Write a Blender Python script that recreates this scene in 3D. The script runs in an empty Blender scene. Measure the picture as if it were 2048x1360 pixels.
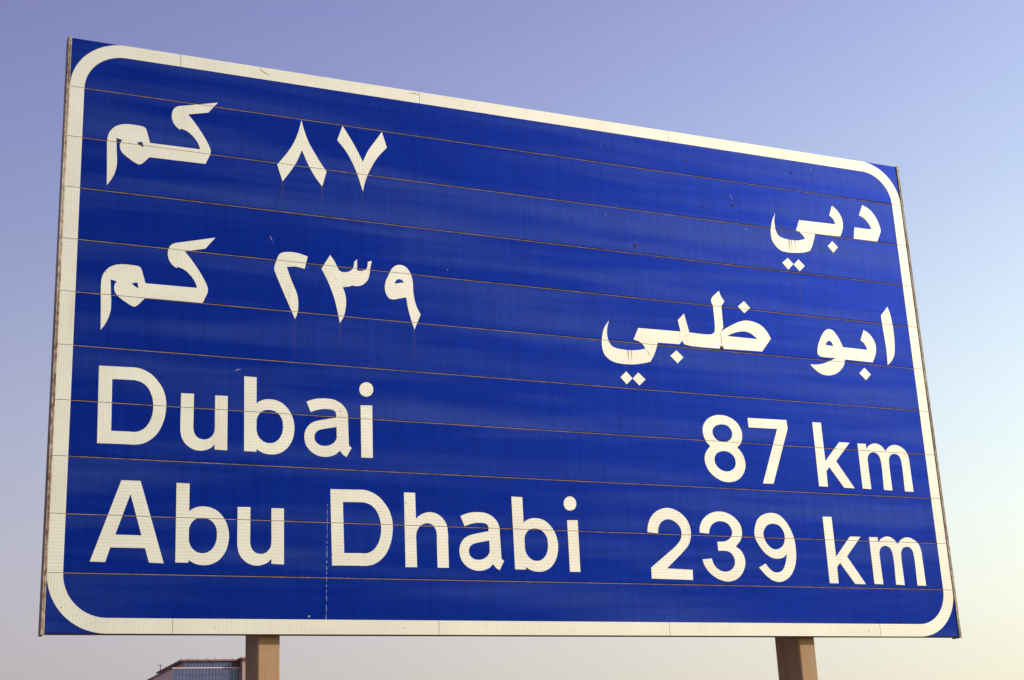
import bpy, bmesh, math, random
from mathutils import Vector, Matrix
from mathutils.geometry import tessellate_polygon

R = math.radians
scene = bpy.context.scene
random.seed(7)

# ------------------------------------------------------------------ camera
cam_data = bpy.data.cameras.new("camera")
cam_data.sensor_width = 36.0
cam_data.lens = 36.0 * 3000.346331590219 / 2048.0
cam_data.clip_start = 0.05
cam_data.clip_end = 20000.0
cam = bpy.data.objects.new("camera", cam_data)
scene.collection.objects.link(cam)
cam.matrix_world = Matrix(((0.9137652229277058, -0.08148592317753989, -0.397986383801989, -0.9543149612807814),
    (-0.4035684859240581, -0.2943044510515829, -0.8663240544162385, -7.772954113258666),
    (-0.04653594886583253, 0.9522315550406479, -0.30181032296464966, 1.65), (0, 0, 0, 1)))
scene.camera = cam

# ------------------------------------------------------------------ light
SUN_AZ = 130.0      # degrees clockwise from +Y (the sign faces -Y)
SUN_EL = 24.0
world = bpy.data.worlds.new("World")
scene.world = world
world.use_nodes = True
wn, wl = world.node_tree.nodes, world.node_tree.links
wn.clear()
w_out = wn.new("ShaderNodeOutputWorld")
w_bg = wn.new("ShaderNodeBackground")
w_sky = wn.new("ShaderNodeTexSky")
w_sky.sky_type = 'NISHITA'
w_sky.sun_disc = False
w_sky.sun_elevation = R(SUN_EL)
w_sky.sun_rotation = R(SUN_AZ)
w_sky.altitude = 0.0
w_sky.air_density = 1.0
w_sky.dust_density = 4.0
w_sky.ozone_density = 3.0
w_bg.inputs["Strength"].default_value = 0.10
_sd = Vector((math.sin(R(SUN_AZ)) * math.cos(R(SUN_EL)), math.cos(R(SUN_AZ)) * math.cos(R(SUN_EL)), math.sin(R(SUN_EL))))
# dusty desert air over the clear-sky model: its colour depends on the height above the horizon,
# its brightness grows smoothly towards the sun, all round the sky
w_tc = wn.new("ShaderNodeTexCoord")
w_sep = wn.new("ShaderNodeSeparateXYZ")
wl.new(w_tc.outputs["Generated"], w_sep.inputs[0])
w_ramp = wn.new("ShaderNodeValToRGB")
w_ramp.color_ramp.interpolation = 'LINEAR'
AIR = [(0.0, (0.764, 0.659, 0.475)), (0.035, (0.828, 0.749, 0.570)), (0.07, (0.862, 0.816, 0.659)), (0.122, (0.856, 0.862, 0.768)),
       (0.174, (0.796, 0.847, 0.836)), (0.242, (0.670, 0.755, 0.861)), (0.309, (0.537, 0.625, 0.822)), (0.375, (0.4245, 0.496, 0.746)),
       (0.438, (0.347, 0.402, 0.690)), (0.50, (0.290, 0.318, 0.610)), (0.65, (0.225, 0.250, 0.50)), (1.0, (0.18, 0.215, 0.44))]
_e = w_ramp.color_ramp.elements
while len(_e) < len(AIR): _e.new(0.5)
for _i, (_p, _c) in enumerate(AIR):
    _e[_i].position = _p
    _e[_i].color = (*_c, 1)
wl.new(w_sep.outputs[2], w_ramp.inputs[0])
w_dot = wn.new("ShaderNodeVectorMath"); w_dot.operation = 'DOT_PRODUCT'
wl.new(w_tc.outputs["Generated"], w_dot.inputs[0])
w_dot.inputs[1].default_value = _sd
w_comb = wn.new("ShaderNodeCombineXYZ")
for _i, _k in enumerate((1.127, 1.297, 0.868)):
    _m = wn.new("ShaderNodeMath"); _m.operation = 'POWER'
    _m.inputs[0].default_value = math.exp(_k)
    wl.new(w_dot.outputs["Value"], _m.inputs[1])
    wl.new(_m.outputs[0], w_comb.inputs[_i])
w_mul = wn.new("ShaderNodeVectorMath"); w_mul.operation = 'MULTIPLY'
wl.new(w_ramp.outputs[0], w_mul.inputs[0]); wl.new(w_comb.outputs[0], w_mul.inputs[1])
w_scl = wn.new("ShaderNodeVectorMath"); w_scl.operation = 'SCALE'
w_scl.inputs["Scale"].default_value = 10.6
wl.new(w_mul.outputs[0], w_scl.inputs[0])
w_mix = wn.new("ShaderNodeMix"); w_mix.data_type = 'RGBA'
w_mix.inputs[0].default_value = 0.92
wl.new(w_sky.outputs[0], w_mix.inputs[6]); wl.new(w_scl.outputs[0], w_mix.inputs[7])
wl.new(w_mix.outputs[2], w_bg.inputs["Color"])
wl.new(w_bg.outputs[0], w_out.inputs["Surface"])

sun_data = bpy.data.lights.new("sun", 'SUN')
sun_data.energy = 4.4
sun_data.angle = R(0.5)
sun_data.color = (1.0, 0.89, 0.72)
sun = bpy.data.objects.new("sun", sun_data)
scene.collection.objects.link(sun)
sun.location = _sd * 60
sun.rotation_euler = _sd.to_track_quat('Z', 'Y').to_euler()

scene.view_settings.view_transform = 'Standard'
scene.view_settings.look = 'None'
scene.view_settings.exposure = 0.0
scene.view_settings.gamma = 1.0
scene.view_settings.use_curve_mapping = False
scene.cycles.use_denoising = True
scene.cycles.max_bounces = 6

# ------------------------------------------------------------------ helpers
COL = scene.collection

def link(name, me, mats, parent=None):
    o = bpy.data.objects.new(name, me)
    COL.objects.link(o)
    for m in (mats if isinstance(mats, (list, tuple)) else [mats]):
        if m.name not in [s.name for s in me.materials if s]:
            me.materials.append(m)
    if parent:
        o.parent = parent
    return o

def from_bm(name, bm, mats, parent=None, smooth=False):
    me = bpy.data.meshes.new(name)
    bm.normal_update()
    bm.to_mesh(me)
    bm.free()
    if smooth:
        for p in me.polygons:
            p.use_smooth = True
    return link(name, me, mats, parent)

def box(bm, x0, x1, y0, y1, z0, z1, mi=0):
    v = [bm.verts.new(c) for c in ((x0, y0, z0), (x1, y0, z0), (x1, y1, z0), (x0, y1, z0),
                                   (x0, y0, z1), (x1, y0, z1), (x1, y1, z1), (x0, y1, z1))]
    fs = []
    for q in ((0, 3, 2, 1), (4, 5, 6, 7), (0, 1, 5, 4), (1, 2, 6, 5), (2, 3, 7, 6), (3, 0, 4, 7)):
        f = bm.faces.new([v[i] for i in q])
        f.material_index = mi
        fs.append(f)
    return fs

def tag(o, label=None, cat=None, kind=None):
    if label: o["label"] = label
    if cat: o["category"] = cat
    if kind: o["kind"] = kind
    return o

class NT:
    """small node-tree builder"""
    def __init__(self, name):
        self.m = bpy.data.materials.new(name)
        self.m.use_nodes = True
        self.t = self.m.node_tree
        self.n, self.l = self.t.nodes, self.t.links
        self.b = self.n["Principled BSDF"]
        self.tc = self.n.new("ShaderNodeTexCoord")
    def add(self, kind, **kw):
        nd = self.n.new(kind)
        for k, v in kw.items():
            if hasattr(nd, k): setattr(nd, k, v)
            else: nd.inputs[k].default_value = v
        return nd
    def mapping(self, scale=(1, 1, 1), loc=(0, 0, 0), rot=(0, 0, 0), out="Object"):
        mp = self.n.new("ShaderNodeMapping")
        mp.inputs["Scale"].default_value = scale
        mp.inputs["Location"].default_value = loc
        mp.inputs["Rotation"].default_value = rot
        self.l.new(self.tc.outputs[out], mp.inputs[0])
        return mp.outputs[0]
    def noise(self, vec, scale, detail=4, rough=0.55, w=None):
        nd = self.n.new("ShaderNodeTexNoise")
        nd.inputs["Scale"].default_value = scale
        nd.inputs["Detail"].default_value = detail
        nd.inputs["Roughness"].default_value = rough
        if w is not None:
            nd.noise_dimensions = '4D'
            if isinstance(w, (int, float)): nd.inputs["W"].default_value = w
            else: self.l.new(w, nd.inputs["W"])
        self.l.new(vec, nd.inputs["Vector"])
        return nd.outputs[0]
    def ramp(self, fac, stops):
        r = self.n.new("ShaderNodeValToRGB")
        e = r.color_ramp.elements
        while len(e) < len(stops): e.new(0.5)
        for i, (p, c) in enumerate(stops):
            e[i].position = p
            e[i].color = (c, c, c, 1) if isinstance(c, (int, float)) else (*c, 1)
        self.l.new(fac, r.inputs[0])
        return r.outputs[0]
    def mix(self, fac, a, b, mode='MIX'):
        m = self.n.new("ShaderNodeMix")
        m.data_type = 'RGBA'
        m.blend_type = mode
        for s, v in ((m.inputs[0], fac), (m.inputs[6], a), (m.inputs[7], b)):
            if isinstance(v, (int, float)): s.default_value = v
            elif isinstance(v, tuple): s.default_value = (*v, 1) if len(v) == 3 else v
            else: self.l.new(v, s)
        return m.outputs[2]
    def math(self, op, a, b=None):
        m = self.n.new("ShaderNodeMath")
        m.operation = op
        for s, v in ((m.inputs[0], a), (m.inputs[1], b)):
            if v is None: continue
            if isinstance(v, (int, float)): s.default_value = v
            else: self.l.new(v, s)
        return m.outputs[0]
    def set(self, **kw):
        for k, v in kw.items():
            s = self.b.inputs[k.replace("_", " ")]
            if isinstance(v, (int, float)): s.default_value = v
            elif isinstance(v, tuple): s.default_value = (*v, 1) if len(v) == 3 else v
            else: self.l.new(v, s)
        return self
    def bump(self, h, strength, dist):
        b = self.n.new("ShaderNodeBump")
        b.inputs["Strength"].default_value = strength
        b.inputs["Distance"].default_value = dist
        self.l.new(h, b.inputs["Height"])
        self.l.new(b.outputs[0], self.b.inputs["Normal"])
        return self

# ------------------------------------------------------------------ materials
def mat_blue():
    k = NT("blue_reflective_sheeting")
    rnd = k.n.new("ShaderNodeObjectInfo").outputs["Random"]
    w = k.math('MULTIPLY', rnd, 40.0)
    # horizontal sheen bands put into the colour as pale dusty smears, different on every plank
    smear = k.ramp(k.noise(k.mapping((0.30, 1, 3.9)), 1.6, 2.5, 0.5, w), [(0.46, 0.0), (0.70, 1.0)])
    fine = k.ramp(k.noise(k.mapping((1.0, 1, 14)), 2.0, 6, 0.65, w), [(0.35, 0.0), (0.75, 1.0)])
    sheen_dust = k.math('ADD', k.math('MULTIPLY', smear, 0.85), k.math('MULTIPLY', fine, 0.15))
    # prismatic cells of the sheeting: fine upright ribs
    wave = k.n.new("ShaderNodeTexWave")
    wave.wave_type = 'BANDS'; wave.bands_direction = 'X'
    wave.inputs["Scale"].default_value = 22.4
    wave.inputs["Distortion"].default_value = 0.6
    wave.inputs["Detail"].default_value = 2.0
    wave.inputs["Detail Scale"].default_value = 0.4
    k.l.new(k.mapping((1, 1, 0.15)), wave.inputs["Vector"])
    rib = k.ramp(wave.outputs["Fac"], [(0.0, 0.88), (1.0, 1.06)])
    # vertical rain streaks
    rain = k.ramp(k.noise(k.mapping((26, 1, 0.7)), 1.5, 3, 0.5, w), [(0.35, 0.90), (0.65, 1.05)])
    c = k.mix(sheen_dust, (0.0008, 0.0104, 0.142), (0.0142, 0.0285, 0.166))
    c = k.mix(1.0, c, rib, 'MULTIPLY')
    c = k.mix(1.0, c, rain, 'MULTIPLY')
    grain = k.ramp(k.noise(k.mapping(), 160, 2, 0.6), [(0.3, 0.93), (0.7, 1.07)])
    c = k.mix(1.0, c, grain, 'MULTIPLY')
    rough = k.math('ADD', k.math('MULTIPLY', sheen_dust, 0.08), 0.46)
    k.set(Base_Color=c, Roughness=rough, Specular_IOR_Level=0.02, Metallic=0.5)
    k.bump(k.noise(k.mapping((0.5, 1, 4)), 2.2, 3, 0.5, w), 0.25, 0.01)
    return k.m

def mat_white(name, horizontal):
    k = NT(name)
    rnd = k.n.new("ShaderNodeObjectInfo").outputs["Random"]
    w = k.math('MULTIPLY', rnd, 40.0)
    wave = k.n.new("ShaderNodeTexWave")
    wave.wave_type = 'BANDS'; wave.bands_direction = 'Z' if horizontal else 'X'
    wave.inputs["Scale"].default_value = 17.5 if horizontal else 22.4
    wave.inputs["Distortion"].default_value = 1.2
    wave.inputs["Detail"].default_value = 1.0
    wave.inputs["Detail Scale"].default_value = 3.0
    k.l.new(k.mapping(), wave.inputs["Vector"])
    rib = k.ramp(wave.outputs["Fac"], [(0.0, 0.915), (0.55, 1.0), (1.0, 1.0)])
    tone = k.ramp(k.noise(k.mapping((1, 1, 1.6)), 2.6, 5, 0.6, w), [(0.3, (0.468, 0.427, 0.386)), (0.7, (0.522, 0.486, 0.442))])
    c = k.mix(1.0, tone, rib, 'MULTIPLY')
    grain = k.ramp(k.noise(k.mapping(), 130, 3, 0.7), [(0.25, 0.93), (0.7, 1.03)])
    c = k.mix(1.0, c, grain, 'MULTIPLY')
    soil = k.ramp(k.noise(k.mapping((9, 1, 0.9)), 2.0, 4, 0.6, w), [(0.58, 0.0), (0.80, 0.28)])
    c = k.mix(soil, c, (0.30, 0.22, 0.15))
    k.set(Base_Color=c, Roughness=0.60, Specular_IOR_Level=0.05, Metallic=0.42)
    k.bump(wave.outputs["Fac"], 0.08, 0.002)
    return k.m

def mat_plain(name, col, rough=0.6, metal=0.0, var=0.12, scale=30.0, spec=0.4):
    k = NT(name)
    n = k.noise(k.mapping(), scale, 5, 0.6)
    lo = tuple(c * (1 - var) for c in col); hi = tuple(min(1, c * (1 + var)) for c in col)
    k.set(Base_Color=k.ramp(n, [(0.3, lo), (0.7, hi)]), Roughness=rough, Metallic=metal, Specular_IOR_Level=spec)
    return k.m

def mat_steel_trim():
    k = NT("weathered_edge_channel")
    n = k.noise(k.mapping((1, 1, 0.5)), 55, 6, 0.7)
    n2 = k.noise(k.mapping((1, 1, 0.25)), 9, 4, 0.6)
    c = k.ramp(k.math('ADD', k.math('MULTIPLY', n, 0.6), k.math('MULTIPLY', n2, 0.4)),
               [(0.38, (0.10, 0.045, 0.032)), (0.50, (0.28, 0.205, 0.16)), (0.62, (0.43, 0.365, 0.30))])
    k.set(Base_Color=c, Roughness=0.6, Metallic=0.0, Specular_IOR_Level=0.2)
    k.bump(n, 0.4, 0.002)
    return k.m

def mat_post():
    k = NT("brown_painted_steel_post")
    n = k.noise(k.mapping((1, 1, 0.18)), 14, 6, 0.65)
    f = k.noise(k.mapping(), 160, 3, 0.6)
    c = k.ramp(n, [(0.30, (0.268, 0.145, 0.074)), (0.52, (0.295, 0.175, 0.102)), (0.72, (0.285, 0.19, 0.128))])
    c = k.mix(1.0, c, k.ramp(f, [(0.3, 0.92), (0.7, 1.06)]), 'MULTIPLY')
    k.set(Base_Color=c, Roughness=0.6, Specular_IOR_Level=0.06)
    k.bump(f, 0.15, 0.001)
    return k.m

def mat_stain(name, col, strength, sc=(14, 1, 2.2)):
    k = NT(name)
    # soft-edged stain: uses the quad's own 0..1 generated coordinates
    sep = k.n.new("ShaderNodeSeparateXYZ")
    k.l.new(k.tc.outputs["Generated"], sep.inputs[0])
    ex = k.math('MULTIPLY', k.math('MULTIPLY', sep.outputs[0], k.math('SUBTRACT', 1.0, sep.outputs[0])), 4.0)
    fade = k.math('MINIMUM', 1.0, k.math('MULTIPLY', sep.outputs[2], 1.3))
    n = k.ramp(k.noise(k.mapping(sc), 9, 4, 0.6), [(0.3, 0.35), (0.65, 1.0)])
    a = k.math('MULTIPLY', k.math('MULTIPLY', k.math('MULTIPLY', ex, fade), n), strength)
    k.set(Base_Color=col, Roughness=0.8, Alpha=a)
    return k.m

def mat_bruise():
    k = NT("dull_bruise")
    g = k.n.new("ShaderNodeTexGradient"); g.gradient_type = 'SPHERICAL'
    mp = k.mapping((2, 2, 2), (-1, 0, -1), out="Generated")
    k.l.new(mp, g.inputs[0])
    a = k.math('MULTIPLY', k.math('MINIMUM', 1.0, k.math('MULTIPLY', g.outputs["Fac"], 1.8)), 0.5)
    k.set(Base_Color=(0.002, 0.004, 0.045), Roughness=0.7, Specular_IOR_Level=0.05, Alpha=a)
    return k.m

M_BRUISE = mat_bruise()
M_BLUE = mat_blue()
M_WHITE_V = mat_white("white_reflective_sheeting_upright", False)
M_WHITE_H = mat_white("white_reflective_sheeting_level", True)
M_EDGE = mat_plain("grimy_sheeting_edge", (0.11, 0.058, 0.035), 0.8)
M_JOINT = mat_plain("dusty_brown_joint", (0.180, 0.108, 0.096), 0.85, 0.0, 0.45, 18)
M_ALU = mat_plain("weathered_aluminium_back", (0.12, 0.055, 0.035), 0.75, 0.0, 0.3, 20)
M_TRIM = mat_steel_trim()
M_POST = mat_post()
M_RUST = mat_plain("dark_rust", (0.045, 0.012, 0.006), 0.85, 0.0, 0.5, 90)
M_SPECK = mat_plain("rivet_grime", (0.010, 0.007, 0.026), 0.7, 0.0, 0.4, 60)
M_CRACK = mat_plain("bare_white_crack", (0.36, 0.345, 0.34), 0.7, 0.0, 0.2, 60)
M_SCRATCH = mat_plain("pale_scratch", (0.28, 0.235, 0.235), 0.7, 0.0, 0.3, 60)
M_CONCRETE = mat_plain("concrete", (0.36, 0.33, 0.29), 0.9, 0.0, 0.15, 12)
M_DRIP = mat_stain("brown_drip_stain", (0.16, 0.09, 0.05), 0.6)
M_DRIP_FAINT = mat_stain("faint_drip_stain", (0.10, 0.055, 0.065), 0.17)

# ------------------------------------------------------------------ ground
def mat_sand():
    k = NT("desert_sand")
    a = k.noise(k.mapping(), 0.08, 6, 0.6)
    b = k.noise(k.mapping(), 3.0, 6, 0.65)
    c = k.ramp(a, [(0.3, (0.26, 0.185, 0.12)), (0.7, (0.34, 0.25, 0.165))])
    c = k.mix(1.0, c, k.ramp(b, [(0.3, 0.85), (0.7, 1.08)]), 'MULTIPLY')
    k.set(Base_Color=c, Roughness=0.95, Specular_IOR_Level=0.1)
    k.bump(b, 0.5, 0.05)
    return k.m

def build_ground():
    bm = bmesh.new()
    n = 72
    def coord(i):
        t = (i / n) * 2 - 1
        return math.copysign(abs(t) ** 3, t) * 6000.0
    rng = random.Random(3)
    grid = []
    for i in range(n + 1):
        row = []
        for j in range(n + 1):
            x, y = coord(i), coord(j)
            d = math.hypot(x, y)
            z = 0.0 if abs(x) < 130 or d < 30 else min(1.0, (d - 30) / 120) * (0.5 * math.sin(x * 0.021 + 1) * math.cos(y * 0.017) + rng.uniform(-0.15, 0.15)) - min(0.6, (d - 30) * 0.004)
            row.append(bm.verts.new((x, y, z)))
        grid.append(row)
    for i in range(n):
        for j in range(n):
            bm.faces.new((grid[i][j], grid[i + 1][j], grid[i + 1][j + 1], grid[i][j + 1]))
    o = from_bm("ground", bm, mat_sand(), smooth=True)
    tag(o, kind="structure")
build_ground()

def build_unseen_road():
    k = NT("worn_asphalt")
    n = k.noise(k.mapping(), 2.2, 6, 0.65)
    f = k.noise(k.mapping(), 90, 3, 0.6)
    c = k.ramp(n, [(0.3, (0.040, 0.038, 0.036)), (0.7, (0.062, 0.058, 0.053))])
    k.set(Base_Color=k.mix(1.0, c, k.ramp(f, [(0.3, 0.8), (0.7, 1.2)]), 'MULTIPLY'), Roughness=0.9, Specular_IOR_Level=0.2)
    bm = bmesh.new()
    # unseen carriageway added left of the sign to cut ground bounce onto the posts
    xs = (-15.5, -2.2)
    ys = [-2500, -900, -250, -60, -10, 10, 60, 250, 900, 2500]
    rows = [[bm.verts.new((x, y, 0.012)) for x in xs] for y in ys]
    for a, b in zip(rows[:-1], rows[1:]):
        bm.faces.new((a[0], a[1], b[1], b[0]))
    road = tag(from_bm("road", bm, k.m), kind="structure")
    paint = mat_plain("white_road_paint", (0.62, 0.60, 0.55), 0.8, 0.0, 0.15, 6)
    for x in (-15.0, -2.85):
        bm = bmesh.new()
        bm.faces.new([bm.verts.new(c) for c in ((x, -2500, 0.016), (x + 0.15, -2500, 0.016), (x + 0.15, 2500, 0.016), (x, 2500, 0.016))])
        from_bm("unseen_edge_line", bm, paint, road)  # edge lines of the added road, out of view
build_unseen_road()

# ------------------------------------------------------------------ road sign
W = 5.67898692086135             # width of the sign face, metres
ZB = 2.6127791772457036           # height of its lower edge above the ground
SEAMS = [3300.0, 2999.6, 2697.6, 2397.6, 2097.6, 1797.7, 1499.7, 1199.8, 901.8, 602.3, 301.2, 0.0]     # plank joints in mm above the lower edge, top to bottom
PL_DEPTH = 0.064

sign = bpy.data.objects.new("road_sign", None)
COL.objects.link(sign)
sign.empty_display_size = 0.5
BASE = Vector((W / 2, 0.19, 0.0))
sign.location = BASE
tag(sign, "large blue highway distance sign in Arabic and English on two brown posts", "road sign")

def mm(x, z, y=0.0):
    """a point of the sign face (mm from its lower left corner) in the sign's own frame"""
    return Vector((x / 1000.0, y, ZB + z / 1000.0)) - BASE

def build_planks():
    rng = random.Random(11)
    n = 90
    x0, x1 = -8.0, W * 1000 + 8.0
    def wob(seed, amp):
        r = random.Random(seed)
        ph = [(r.uniform(0, 6.28), r.uniform(0.4, 6.0), r.uniform(0.3, 1)) for _ in range(5)]
        return lambda x: amp * sum(a * math.sin(f * x / 1000.0 + p) for p, f, a in ph) / 2.0
    gaps = [0, 6.0, 5.6, 7.2, 6.8, 5.8, 5.4, 5.6, 6.0, 5.2, 5.8, 0]
    for k in range(11):
        top, bot = SEAMS[k], SEAMS[k + 1]
        gt, gb = gaps[k] / 2, gaps[k + 1] / 2
        wt = wob(100 + k, 0.9 if 0 < k else 0.4)
        wb = wob(101 + k + 50, 0.9 if k < 10 else 0.4)
        extra_t = (lambda x: 1.2 * max(0, 1 - x / 2200.0)) if k in (3, 4) else (lambda x: 0.0)
        bm = bmesh.new()
        rings = []
        for i in range(n + 1):
            x = x0 + (x1 - x0) * i / n
            zt = top - gt - wt(x) - extra_t(x)
            zb = bot + gb + wb(x)
            bow = 0.0
            prof = [(zb, PL_DEPTH), (zb, 0.0030), (zb + 1.2, 0.0008), (zb + 3.0, 0.0),
                    (zb + (zt - zb) * 0.3, bow), (zb + (zt - zb) * 0.7, bow),
                    (zt - 3.0, 0.0), (zt - 1.2, 0.0008), (zt, 0.0030), (zt, PL_DEPTH)]
            rings.append([bm.verts.new(mm(x, z, y) + Vector((0, 0, 0))) for z, y in prof])
        for i in range(n):
            for j in range(9):
                f = bm.faces.new((rings[i][j], rings[i + 1][j], rings[i + 1][j + 1], rings[i][j + 1]))
                f.material_index = 0 if 1 <= j <= 7 else 1
            f = bm.faces.new((rings[i][9], rings[i + 1][9], rings[i + 1][0], rings[i][0]))
            f.material_index = 1
        for rg in (rings[0], list(reversed(rings[-1]))):
            bm.faces.new(rg).material_index = 1
        bmesh.ops.recalc_face_normals(bm, faces=bm.faces)
        o = from_bm("plank", bm, [M_BLUE, M_ALU], sign)
        if k < 10:
            # tongue of the interlocking joint, recessed behind the gap, caked with dust
            bm = bmesh.new()
            a, b = mm(x0, bot - 2.0, 0.0017), mm(x1, bot + 2.0, 0.0085)
            box(bm, a.x, b.x, a.y, b.y, a.z, b.z)
            from_bm("joint_tongue", bm, M_JOINT, o)
build_planks()

def spline(pts):
    """outline of corners (x, z, 0) and smooth points (x, z, 1) -> polygon, centripetal Catmull-Rom"""
    n = len(pts)
    out = []
    for i in range(n):
        p1, p2 = pts[i], pts[(i + 1) % n]
        out.append((p1[0], p1[1]))
        if not p1[2] and not p2[2]:
            continue
        p0 = pts[i - 1] if p1[2] else None
        p3 = pts[(i + 2) % n] if p2[2] else None
        P1, P2 = Vector(p1[:2]), Vector(p2[:2])
        P0 = Vector(p0[:2]) if p0 else P1 - (P2 - P1)
        P3 = Vector(p3[:2]) if p3 else P2 + (P2 - P1)
        t1 = (P1 - P0).length ** 0.5; t2 = t1 + (P2 - P1).length ** 0.5; t3 = t2 + (P3 - P2).length ** 0.5
        seg = 6
        for s in range(1, seg):
            t = t1 + (t2 - t1) * s / seg
            A1 = P0 * ((t1 - t) / t1) + P1 * (t / t1)
            A2 = P1 * ((t2 - t) / (t2 - t1)) + P2 * ((t - t1) / (t2 - t1))
            A3 = P2 * ((t3 - t) / (t3 - t2)) + P3 * ((t - t2) / (t3 - t2))
            B1 = A1 * ((t2 - t) / t2) + A2 * (t / t2)
            B2 = A2 * ((t3 - t) / (t3 - t1)) + A3 * ((t - t1) / (t3 - t1))
            C = B1 * ((t2 - t) / (t2 - t1)) + B2 * ((t - t1) / (t2 - t1))
            out.append((C.x, C.y))
    return out

def sheet(name, contours, mat, parent, proud=1.3, gap=2.8, back=-0.6, cut=True):
    """a piece of applied sheeting: filled outline (mm), cut through where planks meet, with thickness"""
    loops = [[Vector((x, z, 0)) for x, z in c] for c in contours]
    flat = [p for l in loops for p in l]
    bm = bmesh.new()
    vs = [bm.verts.new((p.x / 1000, -proud / 1000, p.y / 1000)) for p in flat]
    for t in tessellate_polygon(loops):
        if len(set(t)) == 3:
            try: bm.faces.new([vs[i] for i in t])
            except ValueError: pass
    if cut:
        zs = [p.y for p in flat]
        lo, hi = min(zs), max(zs)
        for s in SEAMS[1:-1]:
            if lo < s < hi:
                for off in (-gap / 2, gap / 2):
                    bmesh.ops.bisect_plane(bm, geom=bm.verts[:] + bm.edges[:] + bm.faces[:], dist=1e-7,
                                           plane_co=(0, 0, (s + off) / 1000), plane_no=(0, 0, 1))
                kill = [f for f in bm.faces if abs(f.calc_center_median().z * 1000 - s) < gap / 2]
                bmesh.ops.delete(bm, geom=kill, context='FACES')
    bmesh.ops.dissolve_degenerate(bm, dist=1e-6, edges=bm.edges)
    for f in bm.faces:
        f.normal_update()
        if f.normal.y > 0: f.normal_flip()
        f.material_index = 0
    front = list(bm.faces)
    bound = [e for e in bm.edges if len(e.link_faces) == 1]
    r = bmesh.ops.extrude_edge_only(bm, edges=bound)
    nv = [g for g in r["geom"] if isinstance(g, bmesh.types.BMVert)]
    for v in nv: v.co.y = -back / 1000
    for g in r["geom"]:
        if isinstance(g, bmesh.types.BMFace): g.material_index = 1
    bmesh.ops.recalc_face_normals(bm, faces=bm.faces)
    if front and front[0].is_valid:
        front[0].normal_update()
        if front[0].normal.y > 0:
            bmesh.ops.reverse_faces(bm, faces=bm.faces)
    org = Vector((0, 0, ZB)) - BASE
    bmesh.ops.translate(bm, verts=bm.verts, vec=org)
    return from_bm(name, bm, [mat, M_EDGE], parent)

# ---- white border: rounded corner pieces and butt-jointed strips
BW, RO = 78.0, 300.0
WM = W * 1000.0
def build_border():
    RI = RO - BW
    g = 1.1
    e = 0.5
    TOPZ = SEAMS[0]
    top_j = [608, 2071, 3822, 5052]
    bot_j = [631, 2090, 3545, 5063]
    def corner(cx, cz, a0, xe, top):
        # quarter ring + straight tail along the top / bottom edge
        zo = TOPZ - e if top else e
        zi = TOPZ - BW if top else BW
        outer = [(cx + RO * math.cos(R(a)), cz + RO * math.sin(R(a))) for a in range(a0, a0 + 91, 5)]
        inner = [(cx + RI * math.cos(R(a)), cz + RI * math.sin(R(a))) for a in range(a0, a0 + 91, 5)]
        # order so that the list starts at the side and ends at the top/bottom
        if (top and cx > WM / 2) or (not top and cx < WM / 2):
            pass
        else:
            outer.reverse(); inner.reverse()
        sx = outer[0][0], inner[0][0]
        zs = SEAMS[1] + g if top else SEAMS[-2] - g
        poly = [(sx[0], zs)] + outer + [(xe, zo), (xe, zi)] + list(reversed(inner)) + [(sx[1], zs)]
        return poly
    zt, zb_ = TOPZ - RO - e, RO + e
    pieces = []
    rng = random.Random(5)
    pieces.append((corner(RO + e, zt, 90, top_j[0] - g, True), True))
    pieces.append((corner(WM - RO - e, zt, 0, top_j[3] + g, True), True))
    pieces.append((corner(RO + e, zb_, 180, bot_j[0] - g, False), False))
    pieces.append((corner(WM - RO - e, zb_, 270, bot_j[3] + g, False), True))
    for a, b in zip(top_j[:-1], top_j[1:]):
        pieces.append(([(a + g, TOPZ - e), (b - g, TOPZ - e), (b - g, TOPZ - BW), (a + g, TOPZ - BW)], False))
    for a, b in zip(bot_j[:-1], bot_j[1:]):
        pieces.append(([(a + g, BW), (b - g, BW), (b - g, e), (a + g, e)], False))
    for k in range(1, 10):
        z1, z0 = SEAMS[k] - 1.4, SEAMS[k + 1] + 1.4
        pieces.append(([(e, z1), (BW, z1), (BW, z0), (e, z0)], rng.random() < 0.3))
        pieces.append(([(WM - BW, z1), (WM - e, z1), (WM - e, z0), (WM - BW, z0)], rng.random() < 0.8))
    for poly, hor in pieces:
        # straight runs over the joints are left whole except for the side strips, which stop at them
        sheet("border_strip", [poly], M_WHITE_H if hor else M_WHITE_V, sign, cut=False)
build_border()

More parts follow.
